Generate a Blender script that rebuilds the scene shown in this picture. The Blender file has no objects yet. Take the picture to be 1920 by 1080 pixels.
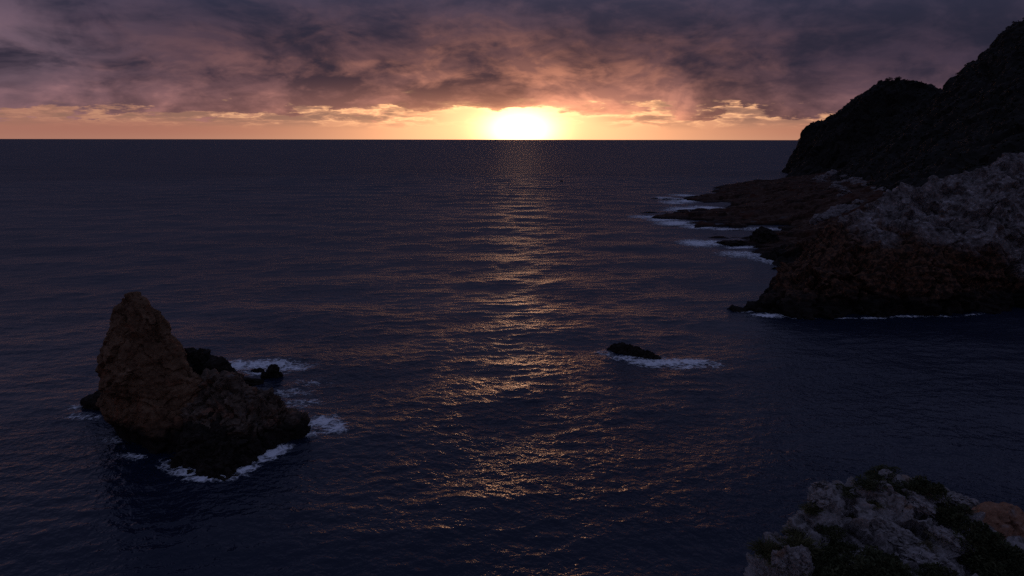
import bpy, bmesh, math, random
import numpy as np
from mathutils import Vector

# ------------------------------------------------------------------ camera
S = bpy.context.scene
C = S.collection
PITCH = math.atan(279.0 / 1280.0)
EYE = Vector((0.0, 0.0, 40.0))
cam = bpy.data.cameras.new('camera')
cam.lens = 24.0
cam.sensor_width = 36.0
cam.clip_start = 0.5
cam.clip_end = 200000.0
camo = bpy.data.objects.new('camera', cam)
C.objects.link(camo)
camo.location = EYE
camo.rotation_mode = 'XYZ'
ROLL = math.radians(0.09)
from mathutils import Matrix
camo.rotation_euler = (Matrix.Rotation(math.pi / 2 - PITCH, 3, 'X') @ Matrix.Rotation(ROLL, 3, 'Z')).to_euler()
S.camera = camo

# ------------------------------------------------------------------ node helpers
class V:
    """A float socket with arithmetic; every operation adds a Math node."""
    tree = None
    def __init__(self, s):
        self.s = s
    @staticmethod
    def op(o, *a, clamp=False):
        n = V.tree.nodes.new('ShaderNodeMath')
        n.operation = o
        n.use_clamp = clamp
        for i, x in enumerate(a):
            if isinstance(x, V):
                V.tree.links.new(x.s, n.inputs[i])
            else:
                n.inputs[i].default_value = x
        return V(n.outputs[0])
    def __add__(a, b): return V.op('ADD', a, b)
    def __radd__(a, b): return V.op('ADD', b, a)
    def __sub__(a, b): return V.op('SUBTRACT', a, b)
    def __rsub__(a, b): return V.op('SUBTRACT', b, a)
    def __mul__(a, b): return V.op('MULTIPLY', a, b)
    def __rmul__(a, b): return V.op('MULTIPLY', b, a)
    def __truediv__(a, b): return V.op('DIVIDE', a, b)
    def __rtruediv__(a, b): return V.op('DIVIDE', b, a)

def gauss(x, w):
    q = x / w
    return V.op('EXPONENT', (q * q) * -1.0)

def sstep(x, a, b, c=0.0, d=1.0):
    n = V.tree.nodes.new('ShaderNodeMapRange')
    n.interpolation_type = 'SMOOTHSTEP'
    V.tree.links.new(x.s, n.inputs[0])
    n.inputs[1].default_value = a
    n.inputs[2].default_value = b
    n.inputs[3].default_value = c
    n.inputs[4].default_value = d
    return V(n.outputs[0])

def vec(x, y, z):
    n = V.tree.nodes.new('ShaderNodeCombineXYZ')
    for i, c in enumerate((x, y, z)):
        if isinstance(c, V):
            V.tree.links.new(c.s, n.inputs[i])
        else:
            n.inputs[i].default_value = c
    return n.outputs[0]

def noise(v, scale, detail=4.0, rough=0.5, dist=0.0):
    n = V.tree.nodes.new('ShaderNodeTexNoise')
    V.tree.links.new(v, n.inputs['Vector'])
    n.inputs['Scale'].default_value = scale
    n.inputs['Detail'].default_value = detail
    n.inputs['Roughness'].default_value = rough
    n.inputs['Distortion'].default_value = dist
    return V(n.outputs[0])

def mixc(f, a, b):
    n = V.tree.nodes.new('ShaderNodeMix')
    n.data_type = 'RGBA'
    if isinstance(f, V): V.tree.links.new(f.s, n.inputs[0])
    else: n.inputs[0].default_value = f
    for i, c in ((6, a), (7, b)):
        if isinstance(c, tuple): n.inputs[i].default_value = (*c, 1.0)
        else: V.tree.links.new(c, n.inputs[i])
    return n.outputs[2]

def addc(a, col, f):
    """a + col * f"""
    n = V.tree.nodes.new('ShaderNodeVectorMath')
    n.operation = 'MULTIPLY_ADD'
    n.inputs[0].default_value = col
    if isinstance(f, V):
        V.tree.links.new(vec(f, f, f), n.inputs[1])
    else:
        n.inputs[1].default_value = (f, f, f)
    V.tree.links.new(a, n.inputs[2])
    return n.outputs[0]

# ------------------------------------------------------------------ sky: sun low behind a gap under a cloud deck
SUN_AZ, SUN_EL = 0.0115, math.radians(1.4)
world = bpy.data.worlds.new('World')
S.world = world
world.use_nodes = True
V.tree = nt = world.node_tree
nt.nodes.clear()
tc = nt.nodes.new('ShaderNodeTexCoord')
sp = nt.nodes.new('ShaderNodeSeparateXYZ')
nt.links.new(tc.outputs['Generated'], sp.inputs[0])
dx, dy, dz = (V(o) for o in sp.outputs)
el = V.op('ARCSINE', V.op('MAXIMUM', dz, 0.0))
az = V.op('ARCTAN2', dx, dy) - SUN_AZ
aa = V.op('ABSOLUTE', az)
OFF = 40.7
# the deck seen in perspective: direction projected on a flat layer
inv = 1.0 / (V.op('MAXIMUM', dz, 0.0) + 0.13)
P = vec(dx * inv + 1.9, dy * inv * 0.9 + 0.4, 0.0)
Pn = vec(dx * inv * 0.9 + 3.7, dy * inv * 0.9 + 1.3, 0.4)
n_big = noise(vec(dx * 4.6 + OFF, dy * 4.6, dz * 11.0), 1.0, 5.0, 0.58, 0.7)
n_mid = noise(vec(dx * 9.0, dy * 9.0 + 4.0, dz * 22.0), 1.0, 5.0, 0.58, 0.6) * 0.75 + noise(Pn, 2.3, 5.0, 0.55, 0.45) * 0.25
n_fine = noise(vec(dx * 24.0, dy * 24.0 + 4.0, dz * 55.0), 1.0, 5.0, 0.6, 0.4)
n_edge = noise(vec(az * 9.0, el * 42.0, 2.0), 1.6, 6.0, 0.62, 0.2)
n_lace = noise(vec(az * 16.0, el * 90.0, 7.0), 1.3, 5.0, 0.6, 0.3)
# deck colours
body = sstep(n_big * 0.48 + n_mid * 0.38 + n_fine * 0.14, 0.41, 0.59)
deck = mixc(body, (0.019, 0.019, 0.038), (0.046, 0.034, 0.060))
lowish = V.op('EXPONENT', (el - 0.04) * -1.0 / 0.041)
broad = gauss(az + 0.20, 0.46)
tex = sstep(n_mid * 0.46 + n_fine * 0.18 + n_big * 0.36, 0.43, 0.60, 0.0, 1.4)
n_up = noise(vec(dx * 9.0, dy * 9.0 + 4.0, dz * 22.0 + 0.30), 1.0, 5.0, 0.58, 0.6)
n_here = noise(vec(dx * 9.0, dy * 9.0 + 4.0, dz * 22.0), 1.0, 5.0, 0.58, 0.6)
tex = tex * sstep(n_up - n_here, -0.09, 0.09, 0.62, 1.4)          # the low sun lights the undersides of the lumps
low_mix = sstep(el, 0.045, 0.10, 0.45, 0.0)
tex = tex * (1.0 - low_mix) + low_mix * 0.80 + 0.10
deck = addc(deck, (0.28, 0.112, 0.075), lowish * broad * tex * 0.95)
deck = addc(deck, (0.15, 0.075, 0.075), gauss(el - 0.05, 0.03) * tex * 0.35)
deck = addc(deck, (0.80, 0.28, 0.09), V.op('EXPONENT', (el - 0.03) * -1.0 / 0.043) * gauss(az, 0.25) * tex * 0.92)
deck = addc(deck, (0.16, 0.10, 0.12), gauss(az + 0.68, 0.15) * gauss(el - 0.11, 0.08) * sstep(n_mid, 0.30, 0.55) * 0.75)
# higher up, the deck thins and lets the dusk blue through
hi = sstep(el, 0.11, 0.32)
deck = mixc(hi * 0.9, deck, mixc(body, (0.058, 0.066, 0.132), (0.088, 0.094, 0.172)))
hi2 = sstep(el, 0.55, 1.35)
deck = mixc(hi2 * 0.8, deck, mixc(body, (0.085, 0.10, 0.20), (0.12, 0.135, 0.245)))
# the clear gap at the horizon
gap = addc(vec(0.40, 0.185, 0.135), (0.42, 0.22, 0.09), gauss(az, 0.36))
gap = addc(gap, (0.95, 0.42, 0.15), gauss(az, 0.19))
gap = addc(gap, (-0.05, -0.05, -0.03), gauss(el - 0.012, 0.012) * gauss(aa - 0.4, 0.3))
lace = sstep(n_lace, 0.42, 0.60)
gapd = mixc(lace * sstep(el, 0.010, 0.030) * sstep(aa, 0.08, 0.20) * 0.85, gap, (0.27, 0.14, 0.105))
gap = addc(gapd, (0.30, 0.18, 0.07), gauss(n_lace - 0.42, 0.03) * sstep(el, 0.012, 0.03) * gauss(aa - 0.28, 0.25))
core = V.op('EXPONENT', (az * az / (0.045 * 0.045) + (el - 0.014) * (el - 0.014) / (0.025 * 0.025)) * -1.0)
gap = addc(gap, (6.5, 2.6, 1.2), core)
edge = el - 0.0415 + sstep(aa, 0.08, 0.45) * 0.008 + (n_edge - 0.5) * 0.095 * sstep(aa, 0.02, 0.25, 0.50, 1.0) + (n_fine - 0.5) * 0.022
isdeck = sstep(edge, -0.003, 0.004)
rim = gauss(edge, 0.006) * gauss(az, 0.16)
sky = mixc(isdeck, gap, deck)
sky = addc(sky, (0.55, 0.34, 0.12), rim * 0.5)
halo = V.op('EXPONENT', (az * az / (0.15 * 0.15) + (el - 0.018) * (el - 0.018) / (0.022 * 0.022)) * -1.0)
sky = addc(sky, (0.75, 0.30, 0.11), halo * 0.45)
# a little of the clear atmosphere above the deck
ns = nt.nodes.new('ShaderNodeTexSky')
ns.sky_type = 'NISHITA'
ns.sun_disc = False
ns.sun_elevation = SUN_EL
ns.sun_rotation = SUN_AZ
ns.altitude = 40.0
ns.air_density = 1.0
ns.dust_density = 2.0
bg_air = nt.nodes.new('ShaderNodeBackground')
bg_air.inputs[1].default_value = 0.05
nt.links.new(ns.outputs[0], bg_air.inputs[0])
bg = nt.nodes.new('ShaderNodeBackground')
bg.inputs[1].default_value = 1.0
nt.links.new(sky, bg.inputs[0])
mx = nt.nodes.new('ShaderNodeMixShader')
mx.inputs[0].default_value = 0.985
nt.links.new(bg_air.outputs[0], mx.inputs[1])
nt.links.new(bg.outputs[0], mx.inputs[2])
out = nt.nodes.new('ShaderNodeOutputWorld')
nt.links.new(mx.outputs[0], out.inputs[0])
world.cycles.sampling_method = 'MANUAL'
world.cycles.sample_map_resolution = 1024

# ------------------------------------------------------------------ sun, veiled by the horizon haze
sd = Vector((math.sin(SUN_AZ) * math.cos(SUN_EL), math.cos(SUN_AZ) * math.cos(SUN_EL), math.sin(SUN_EL)))
sun = bpy.data.lights.new('sun', 'SUN')
sun.energy = 0.02
sun.angle = math.radians(3.5)
sun.color = (1.0, 0.60, 0.36)
suno = bpy.data.objects.new('sun', sun)
C.objects.link(suno)
suno.rotation_euler = sd.to_track_quat('Z', 'Y').to_euler()
suno.location = (0, 200, 150)

vs = S.view_settings
vs.view_transform = 'Standard'
vs.look = 'None'
vs.exposure = 0.0
vs.gamma = 1.0
vs.use_curve_mapping = False
S.render.engine = 'CYCLES'
S.cycles.use_denoising = False
S.cycles.max_bounces = 6
S.cycles.diffuse_bounces = 2
S.cycles.glossy_bounces = 3
S.cycles.transparent_max_bounces = 12
S.cycles.caustics_reflective = False
S.cycles.caustics_refractive = False

# ------------------------------------------------------------------ numpy noise
def _hash(ix, iy, iz, seed):
    h = (ix.astype(np.int64) * 374761393 + iy.astype(np.int64) * 668265263 + iz.astype(np.int64) * 2147483647 + seed * 974711) & 0xFFFFFFFF
    h = ((h ^ (h >> 13)) * 1274126177) & 0xFFFFFFFF
    h = ((h ^ (h >> 16)) * 2246822519) & 0xFFFFFFFF
    return (h ^ (h >> 15)) & 0xFFFFFFFF

def perlin(p, seed=0):
    i = np.floor(p)
    f = p - i
    i = i.astype(np.int64)
    u = f * f * f * (f * (f * 6 - 15) + 10)
    r = np.zeros(len(p))
    for a in (0, 1):
        wx = u[:, 0] if a else 1 - u[:, 0]
        for b in (0, 1):
            wy = u[:, 1] if b else 1 - u[:, 1]
            for c in (0, 1):
                wz = u[:, 2] if c else 1 - u[:, 2]
                h = _hash(i[:, 0] + a, i[:, 1] + b, i[:, 2] + c, seed)
                gx = (h & 1023) / 511.5 - 1
                gy = ((h >> 10) & 1023) / 511.5 - 1
                gz = ((h >> 20) & 1023) / 511.5 - 1
                r += wx * wy * wz * (gx * (f[:, 0] - a) + gy * (f[:, 1] - b) + gz * (f[:, 2] - c))
    return r * 1.25

def fbm(p, octv=4, seed=0, gain=0.5):
    r = np.zeros(len(p)); a = 1.0; q = p.copy()
    for k in range(octv):
        r += a * perlin(q, seed + k * 17)
        a *= gain; q = q * 2.03 + 11.3
    return r

def ridged(p, octv=3, seed=0):
    r = np.zeros(len(p)); a = 1.0; q = p.copy()
    for k in range(octv):
        r += a * (0.35 - np.abs(perlin(q, seed + k * 31)))
        a *= 0.5; q = q * 2.1 + 5.7
    return r

def blocks(p, seed=0):
    """Voronoi cells: a random value for each cell, the distance to its border and a tilted plane in it."""
    i = np.floor(p).astype(np.int64)
    d1 = np.full(len(p), 1e9); d2 = np.full(len(p), 1e9); idv = np.zeros(len(p)); fac = np.zeros(len(p))
    for a in (-1, 0, 1):
        for b in (-1, 0, 1):
            for c in (-1, 0, 1):
                h = _hash(i[:, 0] + a, i[:, 1] + b, i[:, 2] + c, seed)
                q = np.stack([i[:, 0] + a + (h & 1023) / 1023., i[:, 1] + b + ((h >> 10) & 1023) / 1023., i[:, 2] + c + ((h >> 20) & 1023) / 1023.], 1)
                d = np.sqrt(((q - p) ** 2).sum(1))
                m = d < d1
                d2 = np.where(m, d1, np.minimum(d2, d))
                idv = np.where(m, ((h >> 7) & 1023) / 1023., idv)
                h2 = (h * 2654435761) & 0xFFFFFFFF
                gx_ = (h2 & 1023) / 511.5 - 1; gy_ = ((h2 >> 10) & 1023) / 511.5 - 1; gz_ = ((h2 >> 20) & 1023) / 511.5 - 1
                fac = np.where(m, gx_ * (p[:, 0] - q[:, 0]) + gy_ * (p[:, 1] - q[:, 1]) + gz_ * (p[:, 2] - q[:, 2]), fac)
                d1 = np.where(m, d, d1)
    return idv - 0.5, d2 - d1, fac

def smooth(x, a, b):
    t = np.clip((x - a) / (b - a), 0, 1)
    return t * t * (3 - 2 * t)

# ------------------------------------------------------------------ object helpers
def link(o, parent=None):
    C.objects.link(o)
    if parent is not None:
        o.parent = parent
    return o

def tag(o, label=None, cat=None, group=None, kind=None):
    if label: o['label'] = label
    if cat: o['category'] = cat
    if group: o['group'] = group
    if kind: o['kind'] = kind
    return o

def empty(name, loc):
    o = bpy.data.objects.new(name, None)
    o.empty_display_size = 1.0
    o.location = loc
    return link(o)

def mesh_np(name, v, f, shade=False):
    me = bpy.data.meshes.new(name)
    v = np.asarray(v, dtype=np.float32); f = np.asarray(f, dtype=np.int32)
    k = f.shape[1]
    me.vertices.add(len(v)); me.vertices.foreach_set('co', v.ravel())
    me.loops.add(f.size); me.loops.foreach_set('vertex_index', f.ravel())
    me.polygons.add(len(f)); me.polygons.foreach_set('loop_start', np.arange(len(f), dtype=np.int32) * k)
    me.update(calc_edges=True)
    me.polygons.foreach_set('use_smooth', np.full(len(f), shade))
    return me

def grid_faces(n, m):
    """n rows by m columns of vertices"""
    i = np.arange(n - 1)[:, None] * m + np.arange(m - 1)[None, :]
    return np.stack([i, i + 1, i + 1 + m, i + m], -1).reshape(-1, 4)

def loft(rings, seg=28, seed=0, rag=0.12):
    """Closed solid through elliptical rings (z, cx, cy, rx, ry, turn)."""
    rr = random.Random(seed)
    vs_, fs = [], []
    ph = [rr.uniform(0, 6.28) for _ in range(4)]
    for (z, cx, cy, rx, ry, tw) in rings:
        for k in range(seg):
            t = 2 * math.pi * k / seg
            w = 1 + rag * (math.sin(2 * t + ph[0] + z * .12) * .5 + math.sin(3 * t + ph[1] - z * .2) * .5 + math.sin(5 * t + ph[2]) * .35)
            x, y = rx * w * math.cos(t), ry * w * math.sin(t)
            vs_.append((cx + x * math.cos(tw) - y * math.sin(tw), cy + x * math.sin(tw) + y * math.cos(tw), z))
    for i in range(len(rings) - 1):
        for k in range(seg):
            k2 = (k + 1) % seg
            fs.append((i * seg + k, i * seg + k2, (i + 1) * seg + k2, (i + 1) * seg + k))
    fs.append(tuple(range(seg - 1, -1, -1)))
    fs.append(tuple(range((len(rings) - 1) * seg, len(rings) * seg)))
    me = bpy.data.meshes.new('loft')
    me.from_pydata(vs_, [], fs)
    return me

def join_meshes(ms):
    bm = bmesh.new()
    for m in ms:
        bm.from_mesh(m)
    me = bpy.data.meshes.new('joined')
    bm.to_mesh(me); bm.free()
    return me

def remesh(me, vox):
    o = bpy.data.objects.new('tmp', me)
    C.objects.link(o)
    md = o.modifiers.new('r', 'REMESH')
    md.mode = 'VOXEL'; md.voxel_size = vox
    dg = bpy.context.evaluated_depsgraph_get()
    out = bpy.data.meshes.new_from_object(o.evaluated_get(dg))
    bpy.data.objects.remove(o)
    return out

def get_vn(me):
    n = len(me.vertices)
    v = np.empty(n * 3, np.float32); me.vertices.foreach_get('co', v)
    nn = np.empty(n * 3, np.float32); me.vertices.foreach_get('normal', nn)
    return v.reshape(-1, 3).astype(np.float64), nn.reshape(-1, 3).astype(np.float64)

def set_v(me, v):
    me.vertices.foreach_set('co', v.astype(np.float32).ravel()); me.update()

def crag(me, big=(4.0, 0.8), mid=(1.3, 0.35), blk=(1.6, 0.35), crack=0.25, strata=None, fine=(0.4, 0.08), seed=1, stretch=(1, 1, 1)):
    """Displace a rock along its normals: swells, ridges, fractured blocks, cracks, beds."""
    v, n = get_vn(me)
    p = v * np.array(stretch)
    d = big[1] * fbm(p / big[0], 3, seed) + mid[1] * ridged(p / mid[0], 3, seed + 5)
    wn = lambda k: perlin(p / blk[0] * 0.9, seed + k) + 0.5 * perlin(p / blk[0] * 2.3, seed + k + 7)
    wp = p + 0.5 * blk[0] * np.stack([wn(50), wn(51), wn(52)], 1)
    fade = 0.35 + 0.65 * smooth(perlin(p / (blk[0] * 2.5), seed + 60), -0.25, 0.25)
    b, e, fc = blocks(wp / blk[0], seed + 9)
    d += blk[1] * (b * 1.1 + fc * 1.5) - crack * fade * (1 - smooth(e, 0.0, 0.10))
    b2, e2, fc2 = blocks(wp / (blk[0] * 0.41), seed + 19)
    d += 0.42 * (blk[1] * (b2 + fc2 * 1.5) - crack * fade * (1 - smooth(e2, 0.0, 0.12)))
    d += fine[1] * fbm(p / fine[0], 2, seed + 3)
    if strata:
        per, amp, tilt = strata
        zz = (v[:, 2] + tilt[0] * v[:, 0] + tilt[1] * v[:, 1]) / per + 0.6 * perlin(v / (per * 5), seed + 70)
        s = perlin(np.stack([zz * 0 + 3.3, zz * 0 + 7.1, zz * 1.7], 1), seed + 71) * 2.0
        d += amp * s * (1 - np.abs(n[:, 2]) ** 2)
    set_v(me, v + n * d[:, None])
    return me

def rock_obj(name, me, mt, parent=None, shade=False):
    if parent is not None:
        v, _ = get_vn(me)
        set_v(me, v - np.array(parent.location))
    me.name = name
    me.materials.clear(); me.materials.append(mt)
    me.polygons.foreach_set('use_smooth', np.full(len(me.polygons), shade))
    return link(bpy.data.objects.new(name, me), parent)

def rbf(ctrl, c):
    P = np.array(ctrl, float)
    X = P[:, :2]
    n = len(P)
    def ph(a, b):
        return -np.sqrt(((a[:, None, :] - b[None, :, :]) ** 2).sum(-1) + c * c)
    A = np.zeros((n + 3, n + 3))
    A[:n, :n] = ph(X, X); A[:n, n] = 1; A[:n, n + 1:] = X; A[n, :n] = 1; A[n + 1:, :n] = X.T
    w = np.linalg.solve(A, np.concatenate([P[:, 2], np.zeros(3)]))
    def f(Q):
        r = np.empty(len(Q))
        for s in range(0, len(Q), 40000):
            q = Q[s:s + 40000]
            r[s:s + 40000] = ph(q, X) @ w[:n] + w[n] + q @ w[n + 1:]
        return r
    return f

def height_solid(f, x0, x1, y0, y1, step, bottom, top_noise=None):
    nx = int((x1 - x0) / step) + 1; ny = int((y1 - y0) / step) + 1
    X, Y = np.meshgrid(np.linspace(x0, x1, nx), np.linspace(y0, y1, ny))
    Q = np.stack([X.ravel(), Y.ravel()], 1)
    z = f(Q)
    if top_noise is not None:
        z = top_noise(Q, z)
    z = np.maximum(z, bottom + 0.5)
    top = np.column_stack([Q, z]); bot = np.column_stack([Q, np.full(len(Q), bottom)])
    F = grid_faces(ny, nx)
    N = len(Q)
    fs = [F, F[:, ::-1] + N]
    def side(ix):
        a, b = ix[:-1], ix[1:]
        return np.stack([a, a + N, b + N, b], 1)
    r = np.arange(nx); q = np.arange(ny) * nx
    fs += [side(r), side((ny - 1) * nx + r)[:, ::-1], side(q)[:, ::-1], side(q + nx - 1)]
    return mesh_np('solid', np.concatenate([top, bot]), np.concatenate(fs))

# ------------------------------------------------------------------ materials
def mat(name):
    m = bpy.data.materials.new(name)
    m.use_nodes = True
    V.tree = m.node_tree
    b = m.node_tree.nodes['Principled BSDF']
    t = m.node_tree.nodes.new('ShaderNodeTexCoord')
    g = m.node_tree.nodes.new('ShaderNodeNewGeometry')
    return m, b, g.outputs['Position'], g

def bump(b, h, dist, strength=1.0, prev=None):
    n = V.tree.nodes.new('ShaderNodeBump')
    n.inputs['Strength'].default_value = strength
    n.inputs['Distance'].default_value = dist
    V.tree.links.new(h.s, n.inputs['Height'])
    if prev is not None:
        V.tree.links.new(prev, n.inputs['Normal'])
    V.tree.links.new(n.outputs[0], b.inputs['Normal'])
    return n.outputs[0]

def poscomp(pos):
    s = V.tree.nodes.new('ShaderNodeSeparateXYZ')
    V.tree.links.new(pos, s.inputs[0])
    return [V(o) for o in s.outputs]

def rock_mat(name, c_dark, c_mid, c_light, scale, stain=None, wet=None, scrub=None, beds=None):
    """c_* base colours; stain (colour, scale, threshold); wet (height of the dark tide zone, colour); scrub (colour, amount)."""
    m, b, pos, g = mat(name)
    n1 = noise(pos, 1.0 / scale, 5, 0.6, 0.3)
    n2 = noise(pos, 4.7 / scale, 5, 0.65)
    col = mixc(sstep(n1 * 0.55 + n2 * 0.45, 0.36, 0.52), c_dark, c_mid)
    col = mixc(sstep(n2 * 0.6 + n1 * 0.4, 0.5, 0.66), col, c_light)
    if stain:
        for (sc, s_scale, th) in stain:
            ns_ = noise(pos, 1.0 / s_scale, 4, 0.6, 0.6)
            col = mixc(sstep(ns_, th, th + 0.10) * 0.85, col, sc)
    if scrub:
        nx, ny, nz = poscomp(g.outputs['True Normal'])
        nsx = noise(pos, 1.0 / (scale * 0.8), 5, 0.6)
        col = mixc(sstep(nsx + nz * 0.25, scrub[1], scrub[1] + 0.07), col, scrub[0])
    if beds:                                   # a darker, browner bed below a wavering height
        px_, py_, pz_ = poscomp(pos)
        hgt = pz_ - px_ * beds[1] + (noise(pos, 0.07, 5, 0.6, 0.4) - 0.5) * beds[2]
        low = mixc(sstep(n2, 0.42, 0.62), beds[3], beds[4])
        col = mixc(sstep(hgt, beds[0] - 2.5, beds[0] + 2.5, 1.0, 0.0), col, low)
    if wet:
        px_, py_, pz_ = poscomp(pos)
        col = mixc(sstep(pz_ + (noise(pos, 0.35, 4, 0.6) - 0.5) * wet[0] * 1.6, wet[0] * 0.55, wet[0] * 1.25, 1.0, 0.0), col, wet[1])
    V.tree.links.new(col, b.inputs['Base Color'])
    b.inputs['Roughness'].default_value = 0.92
    b.inputs['Specular IOR Level'].default_value = 0.2
    bump(b, n2, min(0.12 * scale, 0.6), 0.6)
    return m

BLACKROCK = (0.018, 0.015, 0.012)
m_stack = rock_mat('stack_rock', (0.078, 0.044, 0.024), (0.150, 0.090, 0.050), (0.22, 0.142, 0.085), 3.0,
                   stain=[((0.20, 0.095, 0.05), 2.6, 0.56)], wet=(3.2, BLACKROCK))
m_shoulder = rock_mat('shoulder_rock', (0.045, 0.034, 0.026), (0.105, 0.078, 0.055), (0.20, 0.155, 0.12), 2.0,
                      stain=[((0.20, 0.11, 0.07), 2.2, 0.55), ((0.13, 0.13, 0.13), 1.6, 0.60)], wet=(2.6, BLACKROCK))
m_black = rock_mat('wet_rock', (0.012, 0.010, 0.008), (0.022, 0.018, 0.014), (0.045, 0.038, 0.03), 1.2)
m_prom = rock_mat('promontory_rock', (0.044, 0.038, 0.034), (0.17, 0.155, 0.147), (0.38, 0.36, 0.355), 4.5,
                  stain=[((0.10, 0.055, 0.035), 7.0, 0.60)], wet=(5.0, BLACKROCK), scrub=((0.022, 0.022, 0.013), 0.84),
                  beds=(38.0, -0.22, 26.0, (0.032, 0.021, 0.015), (0.14, 0.072, 0.040)))
m_plat = rock_mat('platform_rock', (0.018, 0.011, 0.008), (0.052, 0.028, 0.018), (0.105, 0.068, 0.050), 9.0,
                  stain=[((0.060, 0.024, 0.013), 14.0, 0.52), ((0.070, 0.066, 0.066), 9.0, 0.62)], wet=(0.9, (0.018, 0.012, 0.009)))
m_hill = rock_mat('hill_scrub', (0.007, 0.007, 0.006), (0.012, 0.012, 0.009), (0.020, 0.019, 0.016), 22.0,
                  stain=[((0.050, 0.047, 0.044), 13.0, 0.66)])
m_lime = rock_mat('limestone', (0.09, 0.08, 0.072), (0.25, 0.235, 0.225), (0.37, 0.355, 0.345), 0.9,
                  stain=[((0.26, 0.15, 0.085), 2.3, 0.62), ((0.09, 0.085, 0.075), 0.7, 0.60)])
m_orange = rock_mat('ochre_rock', (0.12, 0.065, 0.04), (0.25, 0.135, 0.082), (0.33, 0.20, 0.13), 1.1, stain=[((0.27, 0.24, 0.22), 2.6, 0.56)])
m_bould = rock_mat('boulder_rock', (0.08, 0.072, 0.07), (0.18, 0.165, 0.16), (0.30, 0.285, 0.28), 1.8)

def leaf_mat(name, a, b_):
    m, b, pos, g = mat(name)
    col = mixc(sstep(noise(pos, 1.7, 3, 0.6), 0.35, 0.65), a, b_)
    V.tree.links.new(col, b.inputs['Base Color'])
    b.inputs['Roughness'].default_value = 0.8
    b.inputs['Specular IOR Level'].default_value = 0.15
    return m
m_leaf = [leaf_mat('olive_leaves', (0.065, 0.068, 0.028), (0.12, 0.115, 0.052)),
          leaf_mat('dark_leaves', (0.036, 0.044, 0.019), (0.075, 0.080, 0.038)),
          leaf_mat('dry_grass', (0.085, 0.078, 0.042), (0.14, 0.125, 0.075))]
m_stem = leaf_mat('bark', (0.05, 0.04, 0.03), (0.08, 0.065, 0.05))
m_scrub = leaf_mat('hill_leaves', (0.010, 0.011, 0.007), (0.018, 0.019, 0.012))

# sea water
m_sea, b, pos, g = mat('sea_water')
b.inputs['Base Color'].default_value = (0.007, 0.015, 0.034, 1)
b.inputs['Roughness'].default_value = 0.07
b.inputs['IOR'].default_value = 1.333
px_, py_, pz_ = poscomp(pos)
ca, sa = math.cos(math.radians(14)), math.sin(math.radians(14))
lost = m_sea.node_tree.nodes.new('ShaderNodeAttribute')
lost.attribute_name = 'chop'                   # share of the mid-size waves the sheet is too coarse to carry as shape
lost = V(lost.outputs['Fac'])
calm = noise(vec(px_ * 0.6, py_, 0.0), 1 / 70.0, 3, 0.55, 0.4)
gust = sstep(calm * 0.55 + noise(vec(px_ * 0.5 + py_ * 0.25, py_, 5.0), 1 / 22.0, 3, 0.55, 0.5) * 0.45, 0.38, 0.62, 0.45, 1.25)
def ripples(x, y):
    u, w = (x * ca + y * sa) * 0.72, y * ca - x * sa
    u2, w2 = (x * ca - y * sa) * 0.9, y * ca + x * sa
    h = noise(vec(u, w, 0.0), 1 / 2.2, 2, 0.5, 0.2) * 0.33 + noise(vec(u2, w2, 3.0), 1 / 0.9, 3, 0.6, 0.2) * 0.40
    return h * gust * (1.0 - lost * 0.8) + noise(vec(u * 0.7, w, 8.0), 1 / 30.0, 3, 0.55, 0.3) * 2.0 * lost
EPS = 0.12
V.tree.links.new((lost * 0.38 + 0.18 + (calm - 0.5) * 0.16).s, b.inputs['Roughness'])
h0 = ripples(px_, py_)
gx = (ripples(px_ + EPS, py_) - h0) * (-1.0 / EPS)
gy = (ripples(px_, py_ + EPS) - h0) * (-1.0 / EPS)
va = V.tree.nodes.new('ShaderNodeVectorMath'); va.operation = 'ADD'
V.tree.links.new(g.outputs['Normal'], va.inputs[0]); V.tree.links.new(vec(gx, gy, 0.0), va.inputs[1])
vn = V.tree.nodes.new('ShaderNodeVectorMath'); vn.operation = 'NORMALIZE'
V.tree.links.new(va.outputs[0], vn.inputs[0]); V.tree.links.new(vn.outputs[0], b.inputs['Normal'])

# foam: lacy white froth, thin where it breaks up
m_foam, b, pos, g = mat('foam')
at = m_foam.node_tree.nodes.new('ShaderNodeAttribute')
at.attribute_name = 'foam'
fa = V(at.outputs['Fac'])
n1 = noise(pos, 0.55, 5, 0.62, 1.2)
vo = V.tree.nodes.new('ShaderNodeTexVoronoi')
vo.feature = 'DISTANCE_TO_EDGE'
vo.inputs['Scale'].default_value = 0.75
wv2 = V.tree.nodes.new('ShaderNodeVectorMath'); wv2.operation = 'MULTIPLY_ADD'
nn_ = V.tree.nodes.new('ShaderNodeTexNoise'); nn_.inputs['Scale'].default_value = 0.4; nn_.inputs['Detail'].default_value = 3
V.tree.links.new(pos, nn_.inputs['Vector'])
V.tree.links.new(nn_.outputs['Color'], wv2.inputs[0]); wv2.inputs[1].default_value = (2.6, 2.6, 2.6)
V.tree.links.new(pos, wv2.inputs[2]); V.tree.links.new(wv2.outputs[0], vo.inputs['Vector'])
web = sstep(V(vo.outputs['Distance']), 0.0, 0.16, 1.0, 0.0)
n3 = noise(pos, 2.2, 4, 0.6, 0.8)
alpha = sstep(fa * 1.14 + (n1 - 0.5) * 1.7 + (n3 - 0.5) * 0.7 + web * 0.30 * sstep(fa, 0.15, 0.5), 0.42, 1.22) * sstep(fa, 0.05, 0.3)
V.tree.links.new(alpha.s, b.inputs['Alpha'])
b.inputs['Base Color'].default_value = (0.78, 0.84, 0.88, 1)
b.inputs['Roughness'].default_value = 0.85

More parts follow.
